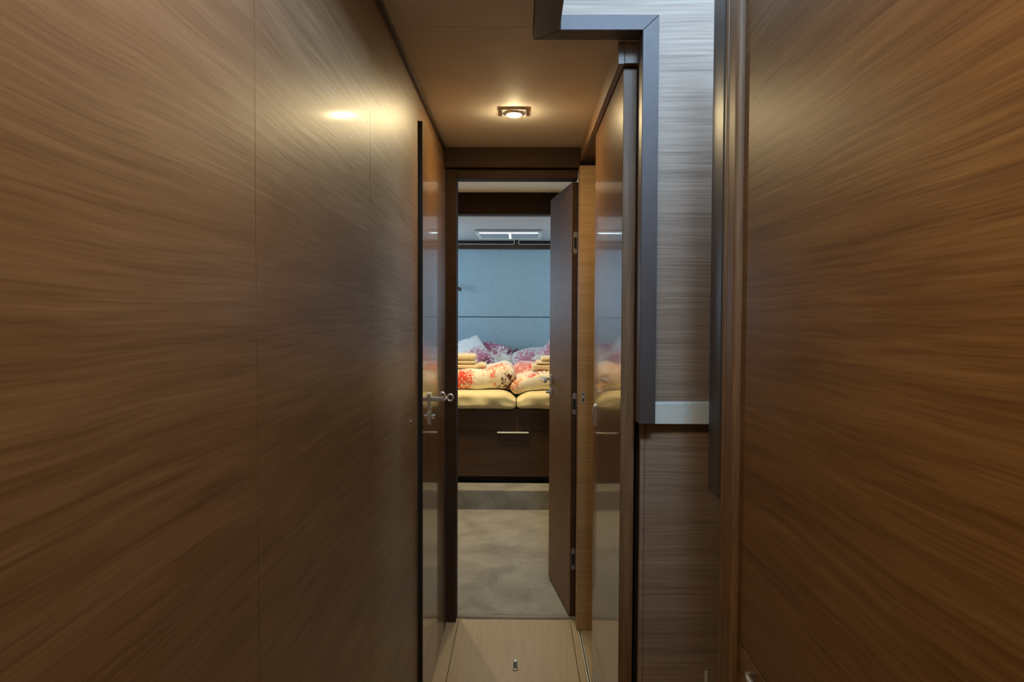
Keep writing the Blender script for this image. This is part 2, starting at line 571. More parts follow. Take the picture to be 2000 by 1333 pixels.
# ------------------------------------------------------------------ companionway
YF = 1.80
wc = box('wall_companionway', 0.306, 0.98, YF + 0.016, YF + 0.05, 0.0, 3.25, 'dark_gap')
tag(wc, 'daylit brown grained wall facing the camera in the companionway', 'wall', 'structure')
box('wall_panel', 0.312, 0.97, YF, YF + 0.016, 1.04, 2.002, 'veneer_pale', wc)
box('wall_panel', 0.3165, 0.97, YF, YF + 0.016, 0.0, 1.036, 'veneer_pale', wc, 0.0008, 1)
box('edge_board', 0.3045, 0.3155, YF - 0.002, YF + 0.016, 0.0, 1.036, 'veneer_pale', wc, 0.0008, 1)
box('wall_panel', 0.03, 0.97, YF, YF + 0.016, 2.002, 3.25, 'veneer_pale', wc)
t6 = box('trim_6', 0.318, 0.96, YF - 0.038, YF - 0.0005, 1.018, 1.071, 'silver', None, 0.0015, 2)
tag(t6, 'satin silver horizontal band on the companionway wall', 'trim', 'structure')
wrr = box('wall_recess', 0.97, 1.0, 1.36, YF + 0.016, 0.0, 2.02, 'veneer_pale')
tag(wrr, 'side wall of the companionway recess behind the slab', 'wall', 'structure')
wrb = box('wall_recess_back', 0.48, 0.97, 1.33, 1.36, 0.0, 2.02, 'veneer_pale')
tag(wrb, 'back of the right wall facing into the recess', 'wall', 'structure')
# invented deckhouse above, added only to bring daylight down
for args in (('wall_deckhouse', 0.03, 0.06, -0.78, YF, ZC + 0.045, 3.25, 'ceiling_grey'),
             ('wall_deckhouse', 0.06, 1.9, -0.80, -0.77, 2.02, 3.25, 'ceiling_grey'),
             ('wall_deckhouse', 0.98, 1.9, YF + 0.016, YF + 0.05, 2.02, 3.25, 'veneer'),
             ('wall_deckhouse', 1.90, 1.93, -0.80, YF + 0.05, 1.98, 3.25, 'ceiling_grey')):
    tag(box(*args), 'pale wall of the deckhouse above the passage', 'wall', 'structure')
tag(box('ceiling_deckhouse', 0.03, 1.93, -0.80, YF + 0.05, 3.25, 3.28, 'ceiling_grey'), 'pale deckhouse ceiling high above', 'ceiling', 'structure')
tag(box('floor_deckhouse', XR + 0.06, 1.90, -0.77, 1.33, 2.00, 2.02, 'floor_wood'), 'pale deckhouse floor above the right wall', 'floor', 'structure')
tag(box('floor_deckhouse', 1.0, 1.90, 1.33, YF + 0.016, 2.00, 2.02, 'floor_wood'), 'pale deckhouse floor beside the recess', 'floor', 'structure')

# bronze frame edging the ceiling cut-out and running down the wall
cf = empty('trim_7', (0.30, 1.74, 1.02))
tag(cf, 'angular bronze metal frame edging the ceiling opening and the wall', 'trim', 'structure')


def bar(name, v8, mat='trim_metal'):
    """Hexahedron: four corners of the near end and four of the far end, mitred."""
    bm = bmesh.new()
    vs = [bm.verts.new(p) for p in v8]
    for f in ((0, 1, 2, 3), (4, 5, 6, 7), (0, 1, 5, 4), (1, 2, 6, 5), (2, 3, 7, 6), (3, 0, 4, 7)):
        bm.faces.new([vs[i] for i in f])
    bmesh.ops.recalc_face_normals(bm, faces=bm.faces)
    bmesh.ops.bevel(bm, geom=list(bm.edges), offset=0.0012, segments=1, affect='EDGES')
    return from_bm(name, bm, mat, cf)


YB0, YB1 = 1.735, 1.798
ZB0, ZB1 = 1.966, 2.002
XB0, XB1 = 0.2905, 0.3295
# horizontal bar, mitred at its right end
bar('frame_bar', [(0.0945, YB0, ZB0), (0.0945, YB0, ZB1), (0.032, YB1, ZB1), (0.032, YB1, ZB0),
                  (XB0, YB0, ZB0), (XB1, YB0, ZB1), (XB1, YB1, ZB1), (XB0, YB1, ZB0)])
# upright bar
bar('frame_bar', [(XB0, YB0, ZB0), (XB1, YB0, ZB1), (XB1, YB1, ZB1), (XB0, YB1, ZB0),
                  (XB0, YB0, 1.022), (XB1, YB0, 1.022), (XB1, YB1, 1.022), (XB0, YB1, 1.022)])
# bar running back over the camera along the cut-out
bar('frame_bar', [(0.030, YB1, ZB0), (0.030, YB1, ZB1), (0.0925, YB0, ZB1), (0.0925, YB0, ZB0),
                  (0.030, 0.36, ZB0), (0.030, 0.36, ZB1), (0.0925, 0.36, ZB1), (0.0925, 0.36, ZB0)])

# ------------------------------------------------------------------ passage ceiling
ce = box('ceiling', -0.42, 0.46, -0.75, 0.36, ZC + 0.012, ZC + 0.04, 'dark_gap')
tag(ce, 'beige padded passage ceiling', 'ceiling', 'structure')
box('ceiling_panel', XL + 0.0, 0.455, -0.75, 0.358, ZC, ZC + 0.012, 'ceiling', ce, 0.002, 1)
box('ceiling_panel', XL + 0.0, 0.029, 0.36, 1.728, ZC, ZC + 0.012, 'ceiling', ce, 0.001, 1)
box('ceiling_panel', XL + 0.0, 0.029, 1.7295, 1.80, ZC, ZC + 0.012, 'ceiling', ce, 0.0, 1)
box('ceiling_panel', XL + 0.0, 0.2985, 1.7995, 2.96, ZC, ZC + 0.012, 'ceiling', ce, 0.0, 1)
box('ceiling_board', -0.42, 0.03, 0.36, 2.98, ZC + 0.012, ZC + 0.04, 'dark_gap', ce)
box('ceiling_board', 0.03, 0.6, YF + 0.02, 2.98, ZC + 0.012, ZC + 0.04, 'dark_gap', ce)


def revolve(bm, x, y, prof, n=28):
    rings = [[bm.verts.new((x + r * math.cos(2 * math.pi * k / n), y + r * math.sin(2 * math.pi * k / n), z)) for k in range(n)] for r, z in prof]
    for a, b in zip(rings, rings[1:]):
        for k in range(n):
            bm.faces.new((a[k], a[(k + 1) % n], b[(k + 1) % n], b[k]))
    return rings


def downlight(x, y, z, lamp, label, recessed=False):
    e = empty('downlight', (x, y, z))
    tag(e, label, 'downlight', group='ceiling downlights')
    if recessed:                      # deep round bezel, lens set back inside it
        bm = bmesh.new()
        revolve(bm, x, y, [(0.0250, z - 0.0005), (0.0360, z - 0.0005), (0.0360, z - 0.004), (0.0300, z - 0.020), (0.0262, z - 0.020), (0.0250, z - 0.0005)])
        from_bm('bezel', bm, 'chrome', e)
        prof = ((0.0245, 0.0010), (0.0235, 0.0020), (0.0180, 0.0032), (0.009, 0.0040))
    else:                             # square glass plate with the lens standing a little proud
        plate('glass_plate', (x, y, z - 0.006), 0.080, 0.080, 0.004, 0.006, 'glass', e, 'Z')
        bm = bmesh.new()
        add_tube(bm, [(x, y, z - 0.0055), (x, y, z - 0.0118)], [0.0285, 0.0265], 28)
        from_bm('bezel', bm, 'chrome', e)
        prof = ((0.0245, 0.0116), (0.0235, 0.0134), (0.0180, 0.0156), (0.009, 0.0168))
    bm = bmesh.new()
    add_tube(bm, [(x, y, z - dz) for r, dz in prof], [r for r, dz in prof], 24)
    from_bm('lamp_lens', bm, lamp, e, True)
    return e


downlight(-0.022, 2.427, ZC, 'lamp', 'small round ceiling downlight on a square glass plate, lit')
downlight(-0.04, 0.44, ZC, 'lamp', 'small round ceiling downlight behind the camera, lit')

# ------------------------------------------------------------------ right side: sliding door under its pelmet
pm = empty('trim_8', (0.27, 2.38, 1.914))
tag(pm, 'wooden pelmet box running under the ceiling above the sliding door', 'trim', 'structure')
box('fascia_board', 0.2435, 0.2590, 1.816, 2.955, 1.914, ZC, 'veneer', pm, 0.0008, 1)
box('pelmet_board', 0.2598, 0.298, 1.817, 2.955, 1.916, ZC, 'veneer', pm, 0.0008, 1)
d2 = empty('door_2', (0.278, 2.18, 0.0))
tag(d2, 'glossy brown sliding door standing part open on the right', 'door', 'structure')
box('door_leaf', 0.2605, 0.2960, 1.842, 2.508, 0.004, 1.9125, 'veneer_gloss', d2, 0.001, 1)
box('edge_band', 0.2620, 0.2945, 1.8395, 1.8422, 0.006, 1.911, 'veneer_upright', d2)
box('edge_band', 0.2612, 0.2945, 2.5075, 2.5100, 0.006, 1.900, 'white_edge', d2)  # white line painting the light that the far edge reflects
bow = []
for i in range(11):
    t = i / 10
    bow.append((0.2600 - 0.0085 * math.sin(math.pi * t) ** 0.6, 2.440, 0.915 + 0.068 * t))
bh = tube('bow_handle', bow, 0.0036, 'chrome', d2, 8)
plate('handle_plate', (0.2606, 2.440, 0.949), 0.022, 0.082, 0.009, -0.002, 'steel_dull', d2, 'X')
wr2 = box('wall_right_passage', 0.304, 0.336, YF + 0.05, 2.44, 0.0, ZC, 'dark_gap')
tag(wr2, 'dark passage wall behind the sliding door', 'wall', 'structure')
jb = box('trim_9', 0.2378, 0.40, 2.89, 2.958, 0.0, 1.888, 'veneer_light', None, 0.001, 1)
tag(jb, 'wood jamb panel with a strike plate facing the camera', 'trim', 'structure')
sp = plate('strike_plate', (0.2580, 2.8905, 0.958), 0.0135, 0.046, 0.0065, 0.0022, 'chrome', jb, 'Y')
plate('strike_slot', (0.2580, 2.8886, 0.947), 0.006, 0.014, 0.0028, 0.0006, 'black', sp, 'Y')
plate('strike_slot', (0.2580, 2.8886, 0.970), 0.006, 0.007, 0.0028, 0.0006, 'black', sp, 'Y')
wsr = box('wall_side_room', 0.85, 0.88, YF + 0.05, 3.0, 0.0, ZC, 'ceiling')
tag(wsr, 'pale wall of the side room beyond the sliding door', 'wall', 'structure')

# ------------------------------------------------------------------ cabin doorway
hdw = box('trim_10', XL + 0.001, 0.2425, 2.935, 2.965, 1.889, ZC - 0.0005, 'veneer_deep', None, 0.001, 1)
tag(hdw, 'dark wood header board over the cabin doorway', 'trim', 'structure')
df = empty('door_frame', (-0.02, 2.98, 0.0))
tag(df, 'dark wood frame around the cabin doorway', 'door frame', 'structure')
box('head', -0.262, 0.2370, 2.968, 3.045, 1.851, 1.8885, 'veneer_deep', df, 0.001, 1)
box('jamb', -0.306, -0.2625, 2.958, 3.045, 0.001, 1.8885, 'veneer_deep', df, 0.001, 1)
box('jamb', -0.325, -0.3085, 2.966, 3.045, 0.001, 1.8885, 'veneer_deep', df, 0.001, 1)
box('jamb', 0.2540, 0.40, 2.960, 3.045, 0.001, 1.8885, 'veneer_deep', df, 0.001, 1)
wdl = box('wall_doorway', -1.34, -0.326, 2.985, 3.045, 0.0, 2.17, 'veneer')
tag(wdl, 'cabin wall beside the doorway', 'wall', 'structure')
wdr = box('wall_doorway', 0.401, 1.34, 2.985, 3.045, 0.0, 2.17, 'veneer')
tag(wdr, 'cabin wall behind the open door', 'wall', 'structure')
wdt = box('wall_doorway_top', -0.326, 0.401, 2.985, 3.045, 1.889, 2.17, 'veneer')
tag(wdt, 'cabin wall above the doorway', 'wall', 'structure')

# cabin door, swung open into the cabin: local frame, hinge corner at origin, leaf along +Y
P0, P1 = Vector((0.2165, 3.004)), Vector((0.1455, 3.466))
DW = (P1 - P0).length
d3 = empty('door_3', (P0.x, P0.y, 0.0))
d3.rotation_euler.z = -math.atan2(P1.x - P0.x, P1.y - P0.y)
WLOC[d3.name] = Vector((0, 0, 0))
tag(d3, 'brown cabin door swung open into the cabin, hinged on the right', 'door', 'structure')
DT = 0.036
box('door_leaf', 0.0, DT, 0.0012, DW, 0.016, 1.8435, 'veneer_satin', d3, 0.001, 1)
box('edge_band', 0.001, DT - 0.001, 0.0, 0.0014, 0.018, 1.842, 'veneer_dark', d3)
box('edge_band', 0.001, DT - 0.001, DW - 0.0005, DW + 0.0012, 0.018, 1.842, 'veneer_dark', d3)
for k, hzz in enumerate((1.592, 0.917, 0.257)):
    hg = plate('hinge', (0.0145, 0.0, hzz), 0.017, 0.092, 0.0084, 0.0022, 'steel_dull', d3, 'Y')
    plate('hinge_body', (0.0145, -0.0022, hzz), 0.0145, 0.044, 0.003, 0.004, 'black', hg, 'Y')
    box('hinge_pin', 0.0185, 0.0212, -0.0075, -0.0060, hzz - 0.021, hzz + 0.021, 'chrome', hg)
    for s in (-1, 1):
        plate('screw', (0.0145, -0.0022, hzz + s * 0.034), 0.006, 0.006, 0.0029, 0.0007, 'chrome', hg, 'Y')
HZ = 0.985
for side in (0, 1):
    s = -1 if side == 0 else 1
    x0 = 0.0 if side == 0 else DT
    hd3 = empty('lever_handle', (x0, DW - 0.045, HZ))
    hd3.parent = d3
    hd3.location = (x0, DW - 0.045, HZ)
    plate('rosette', (x0, DW - 0.045, HZ), 0.030, 0.046, 0.006, 0.008 * s, 'steel_dull', hd3, 'X')
    xa, xb = sorted((x0 + 0.007 * s, x0 + 0.052 * s))
    box('neck', xa, xb, DW - 0.053, DW - 0.037, HZ - 0.006, HZ + 0.008, 'steel_dull', hd3, 0.002)
    xa, xb = sorted((x0 + 0.040 * s, x0 + 0.056 * s))
    box('lever', xa, xb, DW - 0.150, DW - 0.037, HZ - 0.009, HZ + 0.009, 'chrome', hd3, 0.003)
    tl3 = empty('thumb_lock', (x0, DW - 0.045, HZ - 0.062))
    tl3.parent = d3
    tl3.location = (x0, DW - 0.045, HZ - 0.062)
    plate('rosette', (x0, DW - 0.045, HZ - 0.062), 0.030, 0.042, 0.006, 0.008 * s, 'steel_dull', tl3, 'X')
    xa, xb = sorted((x0 + 0.007 * s, x0 + 0.026 * s))
    box('thumb_turn', xa, xb, DW - 0.055, DW - 0.035, HZ - 0.068, HZ - 0.056, 'chrome', tl3, 0.003)

# ------------------------------------------------------------------ cabin shell
fc = box('floor_cabin', -1.34, 1.34, 3.02, 6.85, -0.06, -0.012, 'dark_gap')
tag(fc, 'cabin floor under the carpet', 'floor', 'structure')
cp = empty('carpet', (0, 3.85, -0.012))
tag(cp, 'plush beige carpet with a bound edge on the cabin floor', 'carpet')
bm = bmesh.new()
nx, ny = 60, 60
gx = [-1.33 + 2.66 * i / nx for i in range(nx + 1)]
gy = [3.022 + (4.72 - 3.022) * j / ny for j in range(ny + 1)]
grid = [[bm.verts.new((x, y, 0.003 + 0.004 * noise.noise(Vector((x * 9, y * 9, 0.3))))) for y in gy] for x in gx]
for i in range(nx):
    for j in range(ny):
        bm.faces.new((grid[i][j], grid[i + 1][j], grid[i + 1][j + 1], grid[i][j + 1]))
geom = bmesh.ops.extrude_face_region(bm, geom=list(bm.faces))
for v in [g for g in geom['geom'] if isinstance(g, bmesh.types.BMVert)]:
    v.co.z = -0.012
from_bm('pile', bm, 'carpet', cp, True)
tube('bound_edge', [(-0.258, 3.012, 0.0), (0.0, 3.012, 0.0), (0.24, 3.012, 0.0)], 0.0085, 'carpet_edge', cp, 10)

for s, nm in ((-1, 'left'), (1, 'right')):
    x0, x1 = (s * 1.34, s * 1.31) if s < 0 else (1.31, 1.34)
    w = empty('wall_cabin_' + nm, (s * 1.325, 4.9, 0.0))
    tag(w, 'wood cabin wall with a long window, %s of the bed' % nm, 'wall', 'structure')
    y0, y1, z0, z1 = 5.42, 6.48, 1.22, 1.78
    box('wall_panel', x0, x1, 3.045, y0, 0, 2.17, 'veneer', w)
    box('wall_panel', x0, x1, y1, 6.80, 0, 2.17, 'veneer', w)
    box('wall_panel', x0, x1, y0, y1, 0, z0, 'veneer', w)
    box('wall_panel', x0, x1, y0, y1, z1, 2.17, 'veneer', w)
    wf = empty('window_%d' % (1 if s < 0 else 2), (s * 1.305, 5.95, z0))  # invented window out of view, there only to let daylight in
    tag(wf, 'long cabin side window %s of the bed' % nm, 'window', 'structure')
    xa, xb = sorted((s * 1.300, s * 1.318))
    box('window_frame', xa, xb, y0 - 0.03, y0 + 0.01, z0 - 0.03, z1 + 0.03, 'silver', wf)
    box('window_frame', xa, xb, y1 - 0.01, y1 + 0.03, z0 - 0.03, z1 + 0.03, 'silver', wf)
    box('window_frame', xa, xb, y0, y1, z0 - 0.03, z0 + 0.01, 'silver', wf)
    box('window_frame', xa, xb, y0, y1, z1 - 0.01, z1 + 0.03, 'silver', wf)

YH = 6.72
wb = box('wall_back', -1.34, 1.34, YH + 0.03, YH + 0.07, 0.0, 2.17, 'dark_gap')
tag(wb, 'pale padded headboard wall behind the bed', 'wall', 'structure')
box('wall_panel', -1.31, 1.31, YH, YH + 0.03, 1.2835, 1.915, 'uphol', wb, 0.004, 2)
box('wall_panel', -1.31, 1.31, YH, YH + 0.03, 0.5, 1.2775, 'uphol', wb, 0.004, 2)

# cornice over the headboard with two long rimmed slots
co = empty('cornice', (0, YH - 0.02, 1.917))
tag(co, 'dark wood cornice with two long black slots above the headboard', 'cornice')
box('cornice_board', -1.30, 1.30, YH - 0.030, YH + 0.03, 1.914, 1.9995, 'veneer_dark', co, 0.002, 1)
for x0, x1 in ((-1.0, -0.053), (-0.013, 0.95)):
    sl = plate('slot', ((x0 + x1) / 2, YH - 0.030, 1.9775), x1 - x0, 0.037, 0.012, 0.001, 'black', co, 'Y')
    ol = rounded_outline(x1 - x0, 0.037, 0.012, 5)
    tube('slot_rim', [((x0 + x1) / 2 + u, YH - 0.032, 1.9775 + v) for u, v in ol], 0.0035, 'chrome', sl, 8, True)

# ceilings and beam
c1 = box('ceiling_cabin', -1.34, 1.34, 3.045, 5.03, 2.150, 2.19, 'ceiling')
tag(c1, 'beige ceiling just inside the cabin door', 'ceiling', 'structure')
bmn = box('ceiling_beam', -1.31, 1.31, 5.03, 5.145, 1.9985, 2.16, 'veneer_deep', None, 0.002, 1)
tag(bmn, 'dark wood beam across the cabin ceiling', 'beam', 'structure')
c2 = box('ceiling_bed', -1.34, 1.34, 5.145, 6.80, 2.000, 2.06, 'ceiling_grey')
tag(c2, 'grey headliner over the bed', 'ceiling', 'structure')

# roof hatch over the bed: frame, blinds drawn, a slot of daylight left open
rh = empty('roof_hatch', (-0.095, 6.18, 1.985))
tag(rh, 'ceiling hatch over the bed with a bright slot of daylight', 'roof hatch')
HX0, HX1, HY0, HY1, HZ0 = -0.372, 0.182, 5.90, 6.52, 1.984
box('hatch_frame', HX0, HX1, HY0, HY0 + 0.10, HZ0, 1.9995, 'ceiling_grey', rh, 0.004, 2)
box('hatch_frame', HX0, HX1, HY1 - 0.05, HY1, HZ0, 1.9995, 'silver', rh, 0.004, 2)
box('hatch_frame', HX0, HX0 + 0.03, HY0 + 0.10, HY1 - 0.05, HZ0, 1.9995, 'silver', rh, 0.004, 2)
box('hatch_frame', HX1 - 0.03, HX1, HY0 + 0.10, HY1 - 0.05, HZ0, 1.9995, 'silver', rh, 0.004, 2)
box('blind', HX0 + 0.03, -0.096, HY0 + 0.205, HY1 - 0.05, 1.988, 1.992, 'blind', rh)
box('blind', -0.080, HX1 - 0.03, HY0 + 0.205, HY1 - 0.05, 1.988, 1.992, 'blind', rh)
box('daylight_slot', HX0 + 0.032, HX1 - 0.032, HY0 + 0.10, HY0 + 0.205, 1.9915, 1.9955, 'skyslot', rh)
box('daylight_slot', -0.0955, -0.0805, HY0 + 0.207, HY1 - 0.052, 1.9905, 1.9945, 'skyslot', rh)

downlight(-0.10, 4.50, 2.15, 'lamp_cabin', 'small lit downlight in the ceiling inside the cabin door', recessed=True)
downlight(-0.75, 4.50, 2.15, 'lamp_cabin', 'small lit cabin downlight out of sight on the left', recessed=True)

# reading lamp whose tip shows past the door jamb
rl = empty('reading_lamp', (-0.70, YH, 1.50))
tag(rl, 'slim dark reading lamp on the headboard wall by the left jamb', 'lamp')
cyl('wall_plate', (-0.70, YH, 1.52), 'Y', 0.022, -0.012, 'trim_brown', rl)
tube('arm', [(-0.70, YH - 0.01, 1.52), (-0.69, YH - 0.06, 1.545), (-0.66, YH - 0.08, 1.56), (-0.63, YH - 0.085, 1.555)], 0.007, 'trim_brown', rl, 8)
tube('lamp_head', [(-0.62, YH - 0.085, 1.568), (-0.575, YH - 0.088, 1.548), (-0.543, YH - 0.09, 1.530)], [0.013, 0.016, 0.0165], 'trim_brown', rl, 14)

# ------------------------------------------------------------------ bed
st = box('bed_step', -1.0, 1.0, 4.716, 4.93, -0.01, 0.135, 'carpet', None, 0.008, 2)
tag(st, 'carpeted step along the foot of the bed', 'step')
bd = empty('bed', (0, 5.8, 0.135))
tag(bd, 'dark wood bed base with a drawer in its foot end', 'bed')
box('toe_kick', -0.95, 0.95, 4.975, 6.70, 0.136, 0.182, 'black', bd)
box('bed_box', -1.0, 1.0, 4.922, 6.715, 0.182, 0.640, 'veneer_dark', bd, 0.002, 1)
box('foot_rail', -1.0, 1.0, 4.900, 4.922, 0.5020, 0.652, 'veneer_dark', bd)
dr = box('drawer', -0.99, 0.99, 4.900, 4.922, 0.184, 0.4990, 'veneer_dark', bd)
hb = bmesh.new()
add_box(hb, -0.151, 0.064, 4.878, 4.900, 0.4895, 0.4930, 0.001, 1)
add_box(hb, -0.151, 0.064, 4.876, 4.879, 0.4855, 0.4940, 0.001, 1)
hh = from_bm('drawer_pull', hb, 'silver', dr)


def rounded_body(name, x0, x1, y0, y1, z0, z1, r, mat, parent=None, amp=0.0, freq=9.0, seed=0.0, cuts=24, shape=None):
    bm = bmesh.new()
    r = min(r, (x1 - x0) / 2.01, (y1 - y0) / 2.01, (z1 - z0) / 2.01)
    bmesh.ops.create_cube(bm, size=2.0)
    bmesh.ops.subdivide_edges(bm, edges=list(bm.edges), cuts=cuts, use_grid_fill=True)
    c = Vector(((x0 + x1) / 2, (y0 + y1) / 2, (z0 + z1) / 2))
    h = Vector(((x1 - x0) / 2, (y1 - y0) / 2, (z1 - z0) / 2))
    for v in bm.verts:
        q = Vector([math.sin(v.co[i] * math.pi / 2) * 0.55 + v.co[i] * 0.45 for i in range(3)])
        p = Vector((q.x * h.x, q.y * h.y, q.z * h.z))
        inner = Vector((max(-(h.x - r), min(h.x - r, p.x)), max(-(h.y - r), min(h.y - r, p.y)), max(-(h.z - r), min(h.z - r, p.z))))
        dlt = p - inner
        n = dlt.normalized() if dlt.length > 1e-9 else Vector((0, 0, 0))
        p = inner + n * r if dlt.length > 1e-9 else p
        w = c + p
        if amp:
            k = noise.noise(Vector((w.x * freq, w.y * freq * 0.6, w.z * freq * 0.8 + seed)))
            k += 0.5 * noise.noise(Vector((w.x * freq * 2.3 + 3, w.y * freq * 1.4, w.z * freq * 1.2 + seed)))
            w = w + (n if n.length else Vector((0, 0, 1))) * amp * k
        if shape:
            w = shape(w)
        v.co = w
    return from_bm(name, bm, mat, parent, True)


def sheet_shape(w):
    t = max(0.0, (w.z - 0.654) / 0.118)
    w = w + Vector((0, 0, -0.040 * t * math.exp(-((w.x + 0.022) / 0.055) ** 2)))
    if w.y < 5.0:
        w.z -= 0.012 * t * max(0.0, (4.93 - w.y) / 0.085)
    # fitted-sheet tucks running diagonally down the front edge
    if w.y < 4.95:
        k = math.sin((w.x * 1.0 + w.z * 0.9) * 42.0) * 0.5 + math.sin((w.x * 0.7 - w.z * 1.3) * 29.0 + 1.3) * 0.5
        w = w + Vector((0, -0.008 * k, 0))
    return w


mt = rounded_body('mattress', -0.95, -0.024, 4.845, 6.70, 0.654, 0.772, 0.036, 'sheet', None, 0.004, 5, 1.0, 40, sheet_shape)
tag(mt, 'mattress in a cream fitted sheet, left half of the bed', 'mattress', group='mattresses on the bed')
mt = rounded_body('mattress', -0.020, 0.95, 4.845, 6.70, 0.654, 0.772, 0.036, 'sheet', None, 0.004, 5, 4.0, 40, sheet_shape)
tag(mt, 'mattress in a cream fitted sheet, right half of the bed', 'mattress', group='mattresses on the bed')

RED = (0.80, 0.085, 0.045)
DRED = (0.10, 0.012, 0.010)
ORG = (0.62, 0.20, 0.08)
PINK = (0.62, 0.22, 0.30)
DPUR = (0.15, 0.02, 0.05)
WHITE = (0.88, 0.85, 0.82)


def cushion(name, centre, w, h, t, rot, base, patches, seed=0.0, wrinkle=0.012, label='', n=34, pinch=0.10, rnd=0.0):
    """Pillow lying in its local X-Y plane, thickness along local Z, then rotated by rot (Matrix 3x3)."""
    bm = bmesh.new()
    top, bot = {}, {}
    for i in range(n + 1):
        for j in range(n + 1):
            u, v = -1 + 2 * i / n, -1 + 2 * j / n
            prof = (max(0, 1 - abs(u) ** 2.6) ** 0.55) * (max(0, 1 - abs(v) ** 2.6) ** 0.55)
            x = u * w / 2 * (1 - pinch * (1 - v * v)) * (1 - rnd * (1 - math.sqrt(1 - v * v / 2)))
            y = v * h / 2 * (1 - pinch * (1 - u * u)) * (1 - rnd * (1 - math.sqrt(1 - u * u / 2)))
            k = noise.noise(Vector((u * 2.2 + seed, v * 2.2, seed)))
            k2 = noise.noise(Vector((u * 5 + seed, v * 5, seed + 4)))
            dz = wrinkle * (k + 0.4 * k2) * prof ** 0.5
            edge = i in (0, n) or j in (0, n)
            top[i, j] = bm.verts.new((x, y, t / 2 * prof + dz))
            bot[i, j] = top[i, j] if edge else bm.verts.new((x, y, -t / 2 * prof + dz))
    for i in range(n):
        for j in range(n):
            bm.faces.new((top[i, j], top[i + 1, j], top[i + 1, j + 1], top[i, j + 1]))
            bm.faces.new((bot[i, j], bot[i, j + 1], bot[i + 1, j + 1], bot[i + 1, j]))
    R = rot.to_4x4()
    bmesh.ops.transform(bm, matrix=Matrix.Translation(centre) @ R, verts=bm.verts)
    for v in bm.verts:                       # pressed flat where it rests on the mattress, kept clear of the headboard
        v.co.z = max(v.co.z, 0.775 + 0.02 * (0.775 - v.co.z) * 0)
        v.co.y = min(v.co.y, 6.716)
    mat = coral(name + '_print', base, [((Matrix(rot) @ Vector(p[0])), *p[1:]) for p in patches])
    o = from_bm(name, bm, mat, None, True, origin=centre)
    tag(o, label, 'pillow', group='printed pillows at the head of the bed')
    return o


def rot(lean, spin, yaw=0.0):
    """Stand the pillow up facing the foot of the bed, spin it in its own plane, lean back, then yaw."""
    return (Matrix.Rotation(math.radians(yaw), 3, 'Z') @ Matrix.Rotation(math.radians(90 - lean), 3, 'X')
            @ Matrix.Rotation(math.radians(spin), 3, 'Z'))


cushion('pillow', Vector((-0.54, 6.33, 0.892)), 0.60, 0.44, 0.16, rot(48, 30, 0), WHITE,
        [((0.165, -0.11, 0.06), 0.15, PINK, 60, 1.1), ((0.02, 0.17, 0.04), 0.10, DPUR, 45, 0.45), ((0.20, 0.20, 0.03), 0.06, DPUR, 50, 0.4),
         ((0.20, -0.16, 0.03), 0.09, DPUR, 40, 0.55)],
        1.0, label='white pillow with a pink coral fan, tilted up at left', pinch=0.05)
cushion('pillow', Vector((-0.275, 6.53, 0.888)), 0.47, 0.36, 0.15, rot(32, -6, 0), WHITE,
        [((0.0, 0.18, 0.05), 0.19, (0.42, 0.11, 0.19), 55, 1.2), ((0.20, 0.12, 0.04), 0.10, DPUR, 50, 0.8)],
        5.0, label='middle pillow with a dusky red coral top edge', pinch=0.0, rnd=0.75)
cushion('pillow', Vector((-0.035, 6.585, 0.892)), 0.24, 0.24, 0.07, rot(54, 45, 0), (0.45, 0.20, 0.24),
        [((0.05, 0.05, 0.03), 0.12, DPUR, 60, 0.7)],
        9.0, label='rearmost pillow with only a dark corner showing at the centre')
cushion('pillow', Vector((0.175, 6.46, 0.872)), 0.50, 0.36, 0.16, rot(48, 8, 0), WHITE,
        [((-0.12, -0.06, 0.08), 0.20, PINK, 60, 1.0), ((0.06, -0.03, 0.07), 0.11, (0.66, 0.10, 0.16), 40, 0.6)],
        13.0, label='low white pillow with a pink coral, centre right', pinch=0.0, rnd=0.5)
cushion('pillow', Vector((0.475, 6.30, 0.935)), 0.60, 0.44, 0.16, rot(48, -32, 0), WHITE,
        [((-0.13, -0.08, 0.06), 0.20, PINK, 62, 1.2), ((-0.20, 0.10, 0.05), 0.08, (0.72, 0.10, 0.14), 50, 0.7), ((-0.24, 0.17, 0.03), 0.06, DPUR, 45, 0.5)],
        17.0, label='large pink coral pillow leaning at right by the door edge', pinch=0.05)


# folded duvets at the foot
def duvet(name, x0, x1, y0, y1, z0, z1, seed, prints, label, shape=None, amp=0.014):
    org = Vector(((x0 + x1) / 2, (y0 + y1) / 2, z0))
    mat = coral(name + '_print', (0.88, 0.84, 0.74), [(tuple(Vector(p[0]) - org), *p[1:]) for p in prints])
    bmo = rounded_body(name, x0, x1, y0, y1, z0, z1, 0.085, mat, None, amp, 8, seed, 36, shape)
    # keep the print anchored to org
    dlt = bmo.location - org
    for v in bmo.data.vertices:
        v.co += dlt
    bmo.location = org
    WLOC[bmo.name] = org
    tag(bmo, label, 'duvet', group='folded duvets at the foot of the bed')
    return bmo


def left_shape(w):
    # hump near the right end, slack folds on the front
    hump = 0.045 * math.exp(-((w.x + 0.115) / 0.085) ** 2)
    t = max(0.0, min(1.0, (w.z - 0.77) / 0.16))
    z = w.z + hump * t
    y = w.y
    if w.y < 5.15:
        y += 0.012 * math.sin(w.x * 55 + w.z * 22) * (t * (1 - t) * 3)
    return Vector((w.x, y, max(z, 0.774)))


